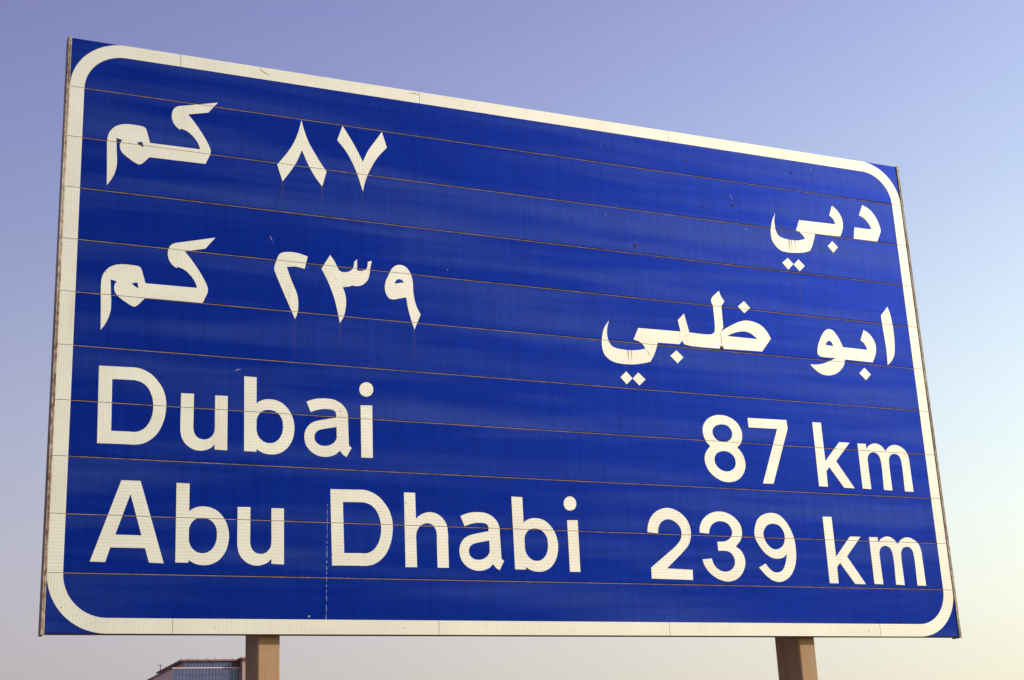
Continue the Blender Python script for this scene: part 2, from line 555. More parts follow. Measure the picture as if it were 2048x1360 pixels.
# ---- lettering, outlines in mm on the sign face
GLYPHS = [
    ('arabic_letters',[[(822.6,2192.6,0),(767.8,2120.6,0),(652.8,2091.1,0),(680.5,2060.6,1),(714.3,2015.0,1),(748.2,1964.0,1),(774.7,1914.6,1),(784.6,1887.7,1),(784.2,1862.8,0),(756.7,1798.3,0),(442.3,1795.3,0),(402.6,1750.5,1),(388.7,1743.2,1),(373.1,1746.9,1),(311.7,1785.5,1),(290,1806.0,1),(279.4,1833.6,1),(281.3,1859.5,1),(291.2,1878.0,0),(258.8,1886.0,0),(262.7,1810.8,1),(266.1,1750.9,1),(264.1,1707.3,1),(254.3,1667.6,1),(237,1628.8,1),(216.1,1595.8,0),(212.7,1730.8,0),(209.2,1850.6,1),(212,1888.7,1),(224.7,1924.1,1),(250.2,1954.2,1),(284.6,1972.4,1),(319.6,1979.3,1),(362,1980.0,1),(401.1,1977.3,1),(416.2,1969.7,1),(424.6,1949.1,1),(444.2,1882.3,0),(725.3,1884.0,0),(717.6,1908.8,1),(702.5,1935.9,1),(678.6,1963.7,1),(649.1,1985.4,1),(616.1,1996.6,0),(610.5,1988.3,0),(587.7,2004.4,1),(568.2,2032.6,1),(561,2064.5,1),(563.9,2094.4,1),(575,2117.5,1),(593.6,2132.2,1),(631.3,2142.8,0)],[(370.8,1873.2,0),(386.1,1880.1,1),(401.6,1881.7,0),(408.2,1849.6,0),(390.3,1857.7,0)]]),
    ('arabic_letters',[[(826.1,3028.3,0),(771.3,2956.3,0),(656.3,2926.8,0),(684,2896.3,1),(717.8,2850.7,1),(751.7,2799.7,1),(778.2,2750.3,1),(788.1,2723.4,1),(787.7,2698.5,0),(760.2,2634.0,0),(445.8,2631.0,0),(406.1,2586.2,1),(392.2,2578.9,1),(376.6,2582.6,1),(315.2,2621.2,1),(293.5,2641.7,1),(282.9,2669.3,1),(284.8,2695.2,1),(294.7,2713.7,0),(262.3,2721.7,0),(266.2,2646.5,1),(269.6,2586.6,1),(267.6,2543.0,1),(257.8,2503.3,1),(240.5,2464.5,1),(219.6,2431.5,0),(216.2,2566.5,0),(212.7,2686.3,1),(215.5,2724.4,1),(228.2,2759.8,1),(253.7,2789.9,1),(288.1,2808.1,1),(323.1,2815.0,1),(365.5,2815.7,1),(404.6,2813.0,1),(419.7,2805.4,1),(428.1,2784.8,1),(447.7,2718.0,0),(728.8,2719.7,0),(721.1,2744.5,1),(706,2771.6,1),(682.1,2799.4,1),(652.6,2821.1,1),(619.6,2832.3,0),(614,2824.0,0),(591.2,2840.1,1),(571.7,2868.3,1),(564.5,2900.2,1),(567.4,2930.1,1),(578.5,2953.2,1),(597.1,2967.9,1),(634.8,2978.5,0)],[(374.3,2708.9,0),(389.6,2715.8,1),(405.1,2717.4,0),(411.7,2685.3,0),(393.8,2693.4,0)]]),
    ('arabic_numeral',[[(1322.8,2993.4,0),(1338.4,2932.7,1),(1366.8,2856.3,1),(1404.4,2789.4,1),(1438.1,2734.1,1),(1473.4,2684.7,0),(1446,2586.3,0),(1403.3,2641.7,1),(1362.2,2715.5,1),(1324.9,2800.5,0),(1290.8,2717.5,1),(1253.2,2652.9,1),(1208.6,2586.2,0),(1176.7,2688.8,0),(1223.5,2751.7,1),(1268.6,2825.9,1),(1302.7,2911.2,1)]]),
    ('arabic_numeral',[[(1575.4,2995.4,0),(1540.9,2896.4,0),(1588.8,2840.1,1),(1630.4,2769.2,1),(1664,2689.1,1),(1694.8,2587.3,0),(1714,2663.7,1),(1746.6,2740.8,1),(1791.4,2820.3,1),(1851.4,2892.8,0),(1821.8,2992.3,0),(1777.7,2924.8,1),(1733.2,2856.9,1),(1698.1,2778.7,0),(1670.3,2835.6,1),(1628.6,2911.0,1)]]),
    ('arabic_numeral',[[(1355.9,2139.4,0),(1337.5,2062.2,0),(1282.3,2069.6,1),(1232.4,2062.8,0),(1250.1,2010.8,1),(1267.8,1964.8,1),(1289,1915.5,1),(1298.1,1872.5,1),(1298.6,1821.4,1),(1292.1,1784.4,1),(1280,1754.3,0),(1165,2023.9,1),(1160,2043.2,1),(1182.6,2121.7,1),(1193.3,2137.7,1),(1211.1,2147.9,1),(1253.9,2154.9,1),(1304.1,2152.3,1)]]),
    ('arabic_numeral',[[(1489.9,2163.3,0),(1514.4,2128.4,1),(1531.6,2095.0,1),(1541.6,2076.5,1),(1557.6,2067.0,1),(1579.7,2066.3,1),(1605.6,2075.8,1),(1624.3,2092.9,1),(1632,2114.8,1),(1634.6,2136.3,0),(1652.6,2154.9,0),(1650.8,2085.2,0),(1668.6,2084.0,1),(1690.9,2088.7,1),(1709.8,2104.3,1),(1716.1,2123.9,1),(1717.3,2145.3,0),(1742.9,2154.9,0),(1732.3,2110.5,1),(1725.4,2064.4,1),(1712.1,2029.1,1),(1681.9,1999.7,1),(1652.2,1989.2,1),(1619,1989.5,0),(1604.2,1982.0,1),(1563.8,1974.2,0),(1577.8,1929.5,1),(1582.3,1885.4,1),(1576.5,1833.1,1),(1565,1791.4,1),(1542.8,1753.4,0),(1529.2,1828.6,1),(1511.8,1900.7,1),(1483.6,1979.4,1),(1458.7,2032.7,1),(1437.3,2072.9,0)]]),
    ('arabic_numeral',[[(1913.9,2148.4,1),(1948,2141.3,1),(1974,2113.5,1),(1988.2,2076.7,1),(1994,2039.2,1),(1994.2,1993.5,1),(1999.8,1948.6,1),(2013.5,1896.9,1),(2036.5,1851.6,0),(1995.8,1754.8,0),(1973.6,1825.4,1),(1958,1891.6,1),(1950.5,1949.0,0),(1912.4,1940.0,1),(1870.7,1929.1,1),(1844.6,1933.3,1),(1826.4,1957.9,1),(1819,1994.8,1),(1824.3,2033.1,1),(1844.1,2076.9,1),(1863.9,2117.0,1),(1887.1,2139.3,1)],[(1879.9,2026.7,0),(1888.7,2047.3,1),(1907.9,2059.2,1),(1926.7,2053.6,1),(1939.3,2041.2,0)]]),
    ('arabic_letter',[[(5340.2,2962.8,0),(5396.7,2937.4,1),(5441.9,2886.6,1),(5465.7,2827.8,1),(5472.1,2793.9,1),(5469.2,2774.3,0),(5430.4,2700.9,0),(5232,2699.2,0),(5250,2785.0,0),(5393.1,2786.0,0),(5383.3,2814.0,1),(5361.8,2846.0,1),(5334.4,2867.2,1),(5300.7,2880.7,0)]]),
    ('arabic_letters',[[(5081.6,2926.2,0),(5118.6,2896.4,1),(5143.8,2861.4,1),(5155.4,2820.8,1),(5154.9,2786.5,1),(5142.2,2743.2,1),(5120.5,2702.8,0),(4913.5,2695.9,0),(4895.4,2646.6,1),(4877.4,2603.5,1),(4855.3,2567.5,0),(4808.4,2551.1,1),(4741,2539.9,1),(4666.7,2536.7,1),(4618.7,2544.6,1),(4581.4,2573.4,1),(4557.8,2614.9,1),(4554,2666.1,1),(4561.7,2711.4,1),(4579,2761.8,1),(4606.8,2809.9,0),(4596.1,2775.1,1),(4591.6,2729.9,1),(4596.3,2685.9,1),(4611.1,2652.1,1),(4646,2636.2,1),(4702.6,2629.5,1),(4760.5,2631.0,1),(4827.5,2649.9,0),(4811.5,2674.2,1),(4786.7,2695.1,1),(4759.6,2703.9,0),(4794.4,2783.6,0),(5091.2,2788.7,0),(5082.4,2818.0,1),(5067.8,2836.0,1),(5049,2848.1,0)]]),
    ('dot',[[(5049.4,2660.7,0),(5089.7,2620.2,0),(5047.3,2575.7,0),(5005.9,2618.9,0)]]),
    ('dot',[[(4669.2,2496.6,0),(4709.4,2456.9,0),(4663.1,2412.4,0),(4620.5,2457.5,0)]]),
    ('dot',[[(4753.6,2495.6,0),(4799.3,2452.7,0),(4753.7,2410.3,0),(4710.6,2453.4,0)]]),
    ('arabic_letters',[[(4104.9,2207.0,0),(4111.8,2177.5,1),(4138.3,2137.2,0),(4111.7,2103.9,0),(4110.5,1981.3,1),(4109.4,1955.2,1),(4086,1927.2,0),(4145.6,1962.2,1),(4224.3,2002.1,1),(4284.6,2019.6,1),(4343,2017.4,1),(4399.7,1998.4,1),(4438,1964.2,1),(4467.4,1911.9,0),(4389.2,1817.9,0),(3818.4,1816.0,1),(3804.9,1825.1,1),(3800.2,1843.6,0),(3773.7,1815.9,0),(3617.7,1813.6,0),(3605,1776.5,1),(3585.5,1731.8,1),(3554.9,1683.5,0),(3502.4,1669.4,1),(3439.6,1657.4,1),(3377.9,1653.9,1),(3309.4,1658.4,1),(3272.4,1672.4,1),(3236.8,1703.4,1),(3223.1,1744.7,1),(3222.4,1787.2,1),(3231.4,1837.7,1),(3248.3,1882.0,1),(3284.1,1931.0,0),(3269.6,1891.0,1),(3262.6,1847.5,1),(3267.1,1805.2,1),(3283.6,1771.0,1),(3309.2,1755.4,1),(3362.2,1747.7,1),(3415.9,1746.5,1),(3478.4,1753.8,1),(3526,1765.6,0),(3512.3,1788.9,1),(3486.7,1808.2,1),(3447.3,1819.2,0),(3485.5,1898.1,0),(3790.4,1901.2,0),(3776.5,1976.1,0),(3826.8,2024.9,0),(3854.5,1900.9,0),(3983.6,1899.0,1),(4016.6,1903.4,1),(4037.4,1915.5,1),(4046.2,1938.5,1),(4048.5,2098.6,0),(4038.6,2122.3,1),(4040.9,2145.0,1),(4055.2,2164.4,1)],[(4131,1901.5,0),(4182.9,1924.6,1),(4234.3,1940.2,1),(4284.5,1943.2,1),(4324.8,1929.5,1),(4365,1900.1,0)]]),
    ('dot',[[(4287.6,2154.0,0),(4330.6,2110.5,0),(4281.7,2069.6,0),(4236.9,2111.4,0)]]),
    ('dot',[[(3748.4,1773.2,0),(3795.4,1731.4,0),(3749.3,1688.1,0),(3701.2,1734.0,0)]]),
    ('dot',[[(3378.8,1607.4,0),(3418.4,1565.9,0),(3375.3,1524.1,0),(3335.2,1566.8,0)]]),
    ('dot',[[(3462.5,1606.7,0),(3510,1564.9,0),(3464.1,1522.8,0),(3419.9,1564.6,0)]]),
    ('arabic_letter',[[(5445.9,2225.9,0),(5459.5,2178.1,1),(5467,2115.4,1),(5470,2052.4,1),(5468.3,1983.0,1),(5454.8,1894.2,1),(5438.4,1858.5,1),(5414.1,1828.6,1),(5385,1804.6,0),(5389.6,1913.8,1),(5381.7,2101.3,1),(5380.2,2156.2,0)]]),
    ('arabic_letters',[[(5219.5,2038.5,0),(5256.7,2019.9,1),(5287.9,1985.1,1),(5302.7,1947.1,1),(5304.1,1906.7,1),(5292.7,1868.5,1),(5262.2,1813.5,0),(5037.9,1816.6,0),(5025.8,1779.5,1),(4999.9,1745.8,1),(4964.5,1718.2,1),(4927.2,1702.0,1),(4887.7,1694.8,1),(4842.9,1698.7,1),(4803.5,1716.8,1),(4775.2,1738.8,1),(4755.2,1761.4,0),(4795.4,1761.5,1),(4852.5,1772.0,1),(4911.5,1794.9,1),(4967,1820.7,0),(4872.7,1819.2,1),(4841.6,1822.2,1),(4824.4,1834.8,1),(4823.9,1857.9,1),(4833.7,1895.3,1),(4853,1936.6,1),(4879.9,1980.7,1),(4908.2,2009.1,1),(4937.9,2019.7,1),(4968.7,2011.9,1),(4996.3,1979.8,1),(5019.1,1938.5,1),(5034,1901.6,0),(5230.5,1898.8,0),(5221.4,1925.9,1),(5206.4,1947.0,1),(5184.8,1962.6,0)],[(4895.9,1904.8,0),(4905.5,1924.0,1),(4924.7,1936.6,1),(4944.9,1929.1,1),(4957.6,1902.6,0)]]),
    ('dot',[[(5188.4,1770.8,0),(5234.6,1727.6,0),(5189.7,1685.1,0),(5141.7,1729.2,0)]]),
    ('letter',[[(214.9,1397.9,0),(353.5,1400.5,1),(411.8,1400.9,1),(451.2,1391.0,1),(491,1369.3,1),(526.3,1333.2,1),(554.4,1288.8,1),(569.4,1238.4,1),(571.9,1192.4,1),(566.2,1141.0,1),(551.7,1091.8,1),(528.4,1047.4,1),(495.3,1012.7,1),(457.3,990.0,1),(419,980.9,1),(366.4,980.4,1),(220,977.8,0)],[(285.8,1329.3,0),(365.3,1331.1,1),(413.9,1330.0,1),(448.3,1317.2,1),(475.9,1290.9,1),(494,1253.7,1),(502.8,1213.4,1),(503.4,1172.6,1),(495.7,1131.5,1),(479.6,1095.0,1),(455.2,1066.8,1),(421.9,1050.2,1),(373.9,1048.9,1),(289.5,1047.4,0)]]),
    ('letter',[[(649.7,1276.9,0),(719,1278.7,0),(718.5,1135.2,1),(718.8,1089.1,1),(725.8,1058.9,1),(742.6,1038.4,1),(767.6,1029.1,1),(795,1032.2,1),(817.2,1047.8,1),(830.5,1070.1,1),(834.1,1098.6,1),(834,1142.4,1),(833.7,1277.3,0),(902.8,1278.4,0),(902.5,975.8,0),(834.2,977.2,0),(833.9,1004.8,0),(815.6,985.9,1),(790.9,972.9,1),(756.2,966.4,1),(721.4,971.7,1),(686.4,992.1,1),(661.2,1024.6,1),(650.5,1064.7,1),(649.2,1105.4,1)]]),
    ('letter',[[(992.8,1397.2,0),(1061.8,1396.3,0),(1062,1248.0,0),(1081.6,1262.3,1),(1106.3,1272.5,1),(1135.9,1276.1,1),(1175.7,1271.7,1),(1210.5,1255.4,1),(1240.5,1225.7,1),(1262.9,1186.9,1),(1274.2,1137.4,1),(1273.1,1097.4,1),(1262.6,1052.9,1),(1240.1,1013.4,1),(1210.4,985.6,1),(1175.9,970.0,1),(1136.6,966.0,1),(1097.5,972.7,1),(1063.3,991.5,0),(1062.9,976.8,0),(995,976.6,0)],[(1129.7,1215.5,1),(1160.8,1211.5,1),(1190.6,1191.3,1),(1207,1160.8,1),(1210.5,1126.1,1),(1205.5,1088.4,1),(1188.2,1055.2,1),(1163.5,1034.9,1),(1136.5,1028.0,1),(1107.1,1033.3,1),(1080.1,1053.9,1),(1064.8,1085.1,1),(1062.6,1124.6,1),(1064.9,1164.4,1),(1081.9,1195.4,1),(1104,1210.8,1)]]),
    ('letter',[[(1344.7,1276.6,0),(1376.7,1290.4,1),(1417.4,1299.8,1),(1458.3,1303.1,1),(1504.4,1298.1,1),(1542.8,1280.2,1),(1569.7,1252.3,1),(1582.2,1221.4,1),(1583.7,1181.7,1),(1586,1085.3,1),(1586.9,1039.9,0),(1602.6,1027.2,0),(1572.1,973.7,0),(1551.8,986.2,1),(1533.7,1008.3,0),(1511.1,986.6,1),(1480.5,973.5,1),(1445,968.2,1),(1404.8,974.5,1),(1364.7,997.8,1),(1339.9,1031.3,1),(1331,1070.8,1),(1335.2,1105.0,1),(1353,1138.2,1),(1380.9,1161.1,1),(1411.3,1172.5,1),(1513.5,1195.1,0),(1515.2,1213.0,1),(1511.3,1228.1,1),(1496.1,1239.3,1),(1467.9,1242.1,1),(1437.3,1240.6,1),(1401.7,1232.2,1),(1368.1,1218.8,0)],[(1516.5,1142.0,0),(1426.1,1122.5,1),(1404.8,1112.1,1),(1391.5,1094.3,1),(1388.9,1071.6,1),(1395.3,1051.9,1),(1415.3,1035.5,1),(1443.1,1029.5,1),(1476.1,1036.3,1),(1501.7,1052.8,1),(1516.7,1076.3,0)]]),
    ('letter',[[(1658.8,1276.7,0),(1727.8,1279.7,0),(1725.6,976.1,0),(1658.4,975.7,0)]]),
    ('dot',[[(1695.2,1414.8,1),(1725,1404.5,1),(1736,1375.1,1),(1724.4,1344.2,1),(1693.7,1329.6,1),(1664,1340.5,1),(1653,1369.2,1),(1665,1399.6,1)]]),
    ('letter',[[(350.1,787.4,0),(448.6,788.1,0),(578.2,360.3,0),(502.7,362.2,0),(481,436.2,0),(305.4,435.2,0),(282.8,360.3,0),(206.1,360.9,0)],[(399,716.4,0),(460.7,502.0,0),(328.4,502.2,0)]]),
    ('letter',[[(635.6,786.4,0),(704.6,785.5,0),(704.8,637.2,0),(724.4,651.5,1),(749.1,661.7,1),(778.7,665.3,1),(818.5,660.9,1),(853.3,644.6,1),(883.3,614.9,1),(905.7,576.1,1),(917,526.6,1),(915.9,486.6,1),(905.4,442.1,1),(882.9,402.6,1),(853.2,374.8,1),(818.7,359.2,1),(779.4,355.2,1),(740.3,361.9,1),(706.1,380.7,0),(705.7,366.0,0),(637.8,365.8,0)],[(772.5,604.7,1),(803.6,600.7,1),(833.4,580.5,1),(849.8,550.0,1),(853.3,515.3,1),(848.3,477.6,1),(831,444.4,1),(806.3,424.1,1),(779.3,417.2,1),(749.9,422.5,1),(722.9,443.1,1),(707.6,474.3,1),(705.4,513.8,1),(707.7,553.6,1),(724.7,584.6,1),(746.8,600.0,1)]]),
    ('letter',[[(962.4,669.5,0),(1031.7,671.3,0),(1031.2,527.8,1),(1031.5,481.7,1),(1038.5,451.5,1),(1055.3,431.0,1),(1080.3,421.7,1),(1107.7,424.8,1),(1129.9,440.4,1),(1143.2,462.7,1),(1146.8,491.2,1),(1146.7,535.0,1),(1146.4,669.9,0),(1215.5,671.0,0),(1215.2,368.4,0),(1146.9,369.8,0),(1146.6,397.4,0),(1128.3,378.5,1),(1103.6,365.5,1),(1068.9,359.0,1),(1034.1,364.3,1),(999.1,384.7,1),(973.9,417.2,1),(963.2,457.3,1),(961.9,498.0,1)]]),
    ('letter',[[(1476.9,788.4,0),(1615.5,791.0,1),(1673.8,791.4,1),(1713.2,781.5,1),(1753,759.8,1),(1788.3,723.7,1),(1816.4,679.3,1),(1831.4,628.9,1),(1833.9,582.9,1),(1828.2,531.5,1),(1813.7,482.3,1),(1790.4,437.9,1),(1757.3,403.2,1),(1719.3,380.5,1),(1681,371.4,1),(1628.4,370.9,1),(1482,368.3,0)],[(1547.8,719.8,0),(1627.3,721.6,1),(1675.9,720.5,1),(1710.3,707.7,1),(1737.9,681.4,1),(1756,644.2,1),(1764.8,603.9,1),(1765.4,563.1,1),(1757.7,522.0,1),(1741.6,485.5,1),(1717.2,457.3,1),(1683.9,440.7,1),(1635.9,439.4,1),(1551.5,437.9,0)]]),
    ('letter',[[(1905.2,788.0,0),(1971.5,788.3,0),(1972.5,640.9,0),(1998.5,662.6,1),(2034,678.0,1),(2060.5,681.4,1),(2099.9,672.8,1),(2134.3,647.3,1),(2155.2,612.2,1),(2161.6,566.6,1),(2161.2,508.5,1),(2160.6,370.1,0),(2093.1,369.5,0),(2093.4,506.6,1),(2093.6,564.5,1),(2084,593.2,1),(2062.7,613.3,1),(2033.9,618.1,1),(2001.1,604.6,1),(1981.3,581.7,1),(1971.7,552.5,1),(1971.1,503.2,1),(1971.6,369.4,0),(1903.6,368.7,0)]]),
    ('letter',[[(2241.2,665.8,0),(2273.2,679.6,1),(2313.9,689.0,1),(2354.8,692.3,1),(2400.9,687.3,1),(2439.3,669.4,1),(2466.2,641.5,1),(2478.7,610.6,1),(2480.2,570.9,1),(2482.5,474.5,1),(2483.4,429.1,0),(2499.1,416.4,0),(2468.6,362.9,0),(2448.3,375.4,1),(2430.2,397.5,0),(2407.6,375.8,1),(2377,362.7,1),(2341.5,357.4,1),(2301.3,363.7,1),(2261.2,387.0,1),(2236.4,420.5,1),(2227.5,460.0,1),(2231.7,494.2,1),(2249.5,527.4,1),(2277.4,550.3,1),(2307.8,561.7,1),(2410,584.3,0),(2411.7,602.2,1),(2407.8,617.3,1),(2392.6,628.5,1),(2364.4,631.3,1),(2333.8,629.8,1),(2298.2,621.4,1),(2264.6,608.0,0)],[(2413,531.2,0),(2322.6,511.7,1),(2301.3,501.3,1),(2288,483.5,1),(2285.4,460.8,1),(2291.8,441.1,1),(2311.8,424.7,1),(2339.6,418.7,1),(2372.6,425.5,1),(2398.2,442.0,1),(2413.2,465.5,0)]]),
    ('letter',[[(2563.3,790.7,0),(2632.3,789.8,0),(2632.5,641.5,0),(2652.1,655.8,1),(2676.8,666.0,1),(2706.4,669.6,1),(2746.2,665.2,1),(2781,648.9,1),(2811,619.2,1),(2833.4,580.4,1),(2844.7,530.9,1),(2843.6,490.9,1),(2833.1,446.4,1),(2810.6,406.9,1),(2780.9,379.1,1),(2746.4,363.5,1),(2707.1,359.5,1),(2668,366.2,1),(2633.8,385.0,0),(2633.4,370.3,0),(2565.5,370.1,0)],[(2700.2,609.0,1),(2731.3,605.0,1),(2761.1,584.8,1),(2777.5,554.3,1),(2781,519.6,1),(2776,481.9,1),(2758.7,448.7,1),(2734,428.4,1),(2707,421.5,1),(2677.6,426.8,1),(2650.6,447.4,1),(2635.3,478.6,1),(2633.1,518.1,1),(2635.4,557.9,1),(2652.4,588.9,1),(2674.5,604.3,1)]]),
    ('letter',[[(2913.1,664.1,0),(2982.1,667.1,0),(2979.9,363.5,0),(2912.7,363.1,0)]]),
    ('dot',[[(2939,807.3,1),(2968.8,797.0,1),(2979.8,767.6,1),(2968.2,736.7,1),(2937.5,722.1,1),(2907.8,733.0,1),(2896.8,761.7,1),(2908.8,792.1,1)]]),
    ('numeral',[[(4021.8,1370.9,1),(4089.6,1362.3,1),(4146.4,1327.7,1),(4173.6,1276.0,1),(4174.3,1234.3,1),(4159.7,1195.6,1),(4130.9,1167.6,0),(4160.1,1135.3,1),(4177.6,1091.0,1),(4177.9,1046.0,1),(4158.2,1000.2,1),(4115.5,960.9,1),(4062.5,943.7,1),(4011.7,943.6,1),(3959,964.9,1),(3912.4,1003.4,1),(3888.1,1054.0,1),(3886.7,1091.0,1),(3902.2,1129.1,1),(3934.4,1164.4,0),(3906.4,1196.5,1),(3890,1244.3,1),(3894.5,1289.6,1),(3924.2,1332.9,1),(3969.4,1360.0,1)],[(4028.4,1310.6,1),(4070.8,1305.6,1),(4098.1,1279.2,1),(4102.6,1249.1,1),(4087.3,1218.0,1),(4051.1,1199.4,1),(4016.9,1199.0,1),(3984,1209.9,1),(3963,1237.3,1),(3959.9,1265.7,1),(3981.6,1294.9,1)],[(4027.7,1138.7,1),(4069.6,1132.0,1),(4101.1,1105.9,1),(4109.5,1072.6,1),(4098.2,1038.3,1),(4065.8,1014.4,1),(4031.2,1009.0,1),(3990.2,1021.9,1),(3963.5,1050.4,1),(3956.3,1079.7,1),(3970,1114.0,1),(3992.8,1130.1,1)]]),
    ('numeral',[[(4228.5,1364.9,0),(4521.9,1368.6,0),(4524,1312.2,0),(4374.5,946.4,0),(4296.1,945.1,0),(4443.2,1305.8,0),(4229.5,1303.0,0)]]),
    ('letter',[[(4719.8,1366.8,0),(4787.3,1367.8,0),(4788.4,1112.9,0),(4913,1245.3,0),(4995.2,1246.0,0),(4872.7,1117.1,0),(4994.5,943.7,0),(4912.1,944.0,0),(4814.2,1074.8,0),(4788,1048.2,0),(4786.2,945.5,0),(4718.6,945.6,0)]]),
    ('letter',[[(5057.2,1244.7,0),(5124.4,1245.3,0),(5124.2,1211.4,0),(5147.2,1234.7,1),(5182.3,1250.1,1),(5210.9,1252.4,1),(5246.6,1238.6,1),(5277.7,1206.2,0),(5302.3,1231.3,1),(5338.1,1248.4,1),(5371.9,1251.0,1),(5412.8,1237.3,1),(5446.5,1207.3,1),(5459.9,1164.2,1),(5461.1,1116.7,1),(5464,940.3,0),(5394.5,940.5,0),(5396.1,1129.3,1),(5390.1,1164.6,1),(5371.5,1185.9,1),(5343.5,1189.9,1),(5315.5,1180.6,1),(5298.6,1156.0,1),(5294,1132.1,1),(5293.6,941.7,0),(5226.3,943.5,0),(5228.7,1136.7,1),(5217.8,1171.5,1),(5192.3,1189.9,1),(5164.3,1190.7,1),(5138.6,1175.2,1),(5125.8,1151.0,1),(5123.7,1123.5,1),(5125.7,943.9,0),(5057.3,944.9,0)]]),
    ('numeral',[[(3443.3,610.6,0),(3448.3,644.7,1),(3470.9,697.5,1),(3511.8,737.0,1),(3567.6,760.0,1),(3621.7,760.1,1),(3679.3,736.4,1),(3724.2,691.9,1),(3742.9,635.1,1),(3739.4,587.3,1),(3721.2,544.0,1),(3685,505.2,1),(3557.9,396.1,0),(3733.8,391.3,0),(3731.2,330.3,0),(3449.5,333.6,0),(3450.8,398.5,0),(3558.8,478.5,1),(3627.9,530.1,1),(3666.2,570.9,1),(3677.1,606.4,1),(3672.8,642.4,1),(3646.5,674.9,1),(3599.5,693.4,1),(3561.1,686.4,1),(3532.1,661.6,1),(3517.3,628.0,1),(3516.5,606.2,0)]]),
    ('numeral',[[(3804.8,618.9,0),(3809.1,651.6,1),(3834.8,700.5,1),(3888.5,739.1,1),(3945.6,753.7,1),(4006.5,748.2,1),(4065.1,718.1,1),(4100,675.5,1),(4107.1,627.2,1),(4093.3,583.2,1),(4052.9,541.6,0),(4088.2,515.5,1),(4109.4,472.8,1),(4107.5,424.8,1),(4078.2,371.7,1),(4035.8,339.6,1),(3978.8,325.3,1),(3914,337.4,1),(3857.2,372.2,1),(3823,414.0,1),(3808.6,456.2,0),(3875.1,463.4,0),(3884.9,429.5,1),(3909.5,401.6,1),(3952,385.4,1),(3996.9,392.0,1),(4028.6,418.4,1),(4037.8,452.0,1),(4026,488.1,1),(4000.2,507.5,1),(3965.2,512.4,1),(3926.2,510.4,0),(3924.2,566.8,0),(3976.7,570.2,1),(4011.8,585.7,1),(4033.9,615.3,1),(4033,649.1,1),(4010.6,680.3,1),(3967.3,694.4,1),(3927.8,689.2,1),(3894.7,668.8,1),(3876.2,639.3,1),(3870.4,614.2,0)]]),
    ('numeral',[[(4206.6,415.5,0),(4258.2,440.6,0),(4279.9,412.2,1),(4311.6,390.7,1),(4345.5,388.5,1),(4375.7,401.6,1),(4404,445.8,1),(4420.6,506.5,0),(4397.2,484.5,1),(4355.6,472.9,1),(4315.8,475.8,1),(4267.4,500.8,1),(4222.2,552.9,1),(4199.2,600.8,1),(4199.6,644.6,1),(4225.1,709.0,1),(4266.6,742.8,1),(4325.9,758.7,1),(4382.9,751.9,1),(4430.8,716.0,1),(4465,662.8,1),(4486.4,599.4,1),(4490.6,521.0,1),(4479.8,452.4,1),(4451.8,393.5,1),(4409.8,351.1,1),(4349.9,328.9,1),(4305.1,335.8,1),(4257.3,363.7,1)],[(4341.1,691.3,1),(4385.9,679.9,1),(4413.7,641.5,1),(4417.1,602.3,1),(4397.6,555.7,1),(4351,531.1,1),(4311.7,537.8,1),(4275.8,573.8,1),(4262,622.1,1),(4274,656.7,1),(4299.8,682.0,1)]]),
    ('letter',[[(4719.6,749.2,0),(4787.1,750.2,0),(4788.2,495.3,0),(4912.8,627.7,0),(4995,628.4,0),(4872.5,499.5,0),(4994.3,326.1,0),(4911.9,326.4,0),(4814,457.2,0),(4787.8,430.6,0),(4786,327.9,0),(4718.4,328.0,0)]]),
    ('letter',[[(5060.9,628.5,0),(5128.1,629.1,0),(5127.9,595.2,0),(5150.9,618.5,1),(5186,633.9,1),(5214.6,636.2,1),(5250.3,622.4,1),(5281.4,590.0,0),(5306,615.1,1),(5341.8,632.2,1),(5375.6,634.8,1),(5416.5,621.1,1),(5450.2,591.1,1),(5463.6,548.0,1),(5464.8,500.5,1),(5467.7,324.1,0),(5398.2,324.3,0),(5399.8,513.1,1),(5393.8,548.4,1),(5375.2,569.7,1),(5347.2,573.7,1),(5319.2,564.4,1),(5302.3,539.8,1),(5297.7,515.9,1),(5297.3,325.5,0),(5230,327.3,0),(5232.4,520.5,1),(5221.5,555.3,1),(5196,573.7,1),(5168,574.5,1),(5142.3,559.0,1),(5129.5,534.8,1),(5127.4,507.3,1),(5129.4,327.7,0),(5061,328.7,0)]]),
]
HORIZ = {2, 4, 5, 6, 22, 23, 24, 25, 26, 27, 28, 29, 30, 31, 32, 33, 34, 35, 36, 37, 38, 39, 40, 41, 42, 43}
last = None
for idx, (gname, contours) in enumerate(GLYPHS):
    polys = [spline(c) for c in contours]
    mat = M_WHITE_H if idx in HORIZ else M_WHITE_V
    if gname == "dot":
        sheet("dot", polys, mat, last)
    else:
        last = sheet(gname, polys, mat, sign)

# ---- weather marks
def strip(name, pts, wid, mat, y, parent=None, kind=None):
    bm = bmesh.new()
    P = [mm(x, z, y) for x, z in pts]
    prev = None
    n = len(P)
    for i, p in enumerate(P):
        d = (P[min(i + 1, n - 1)] - P[max(i - 1, 0)]).normalized()
        s = Vector((-d.z, 0, d.x)) * (wid / 2000.0) * (0.35 if i in (0, n - 1) else 1.0)
        v = (bm.verts.new(p + s), bm.verts.new(p - s))
        if prev: bm.faces.new((prev[0], prev[1], v[1], v[0]))
        prev = v
    return from_bm(name, bm, mat, parent or sign)

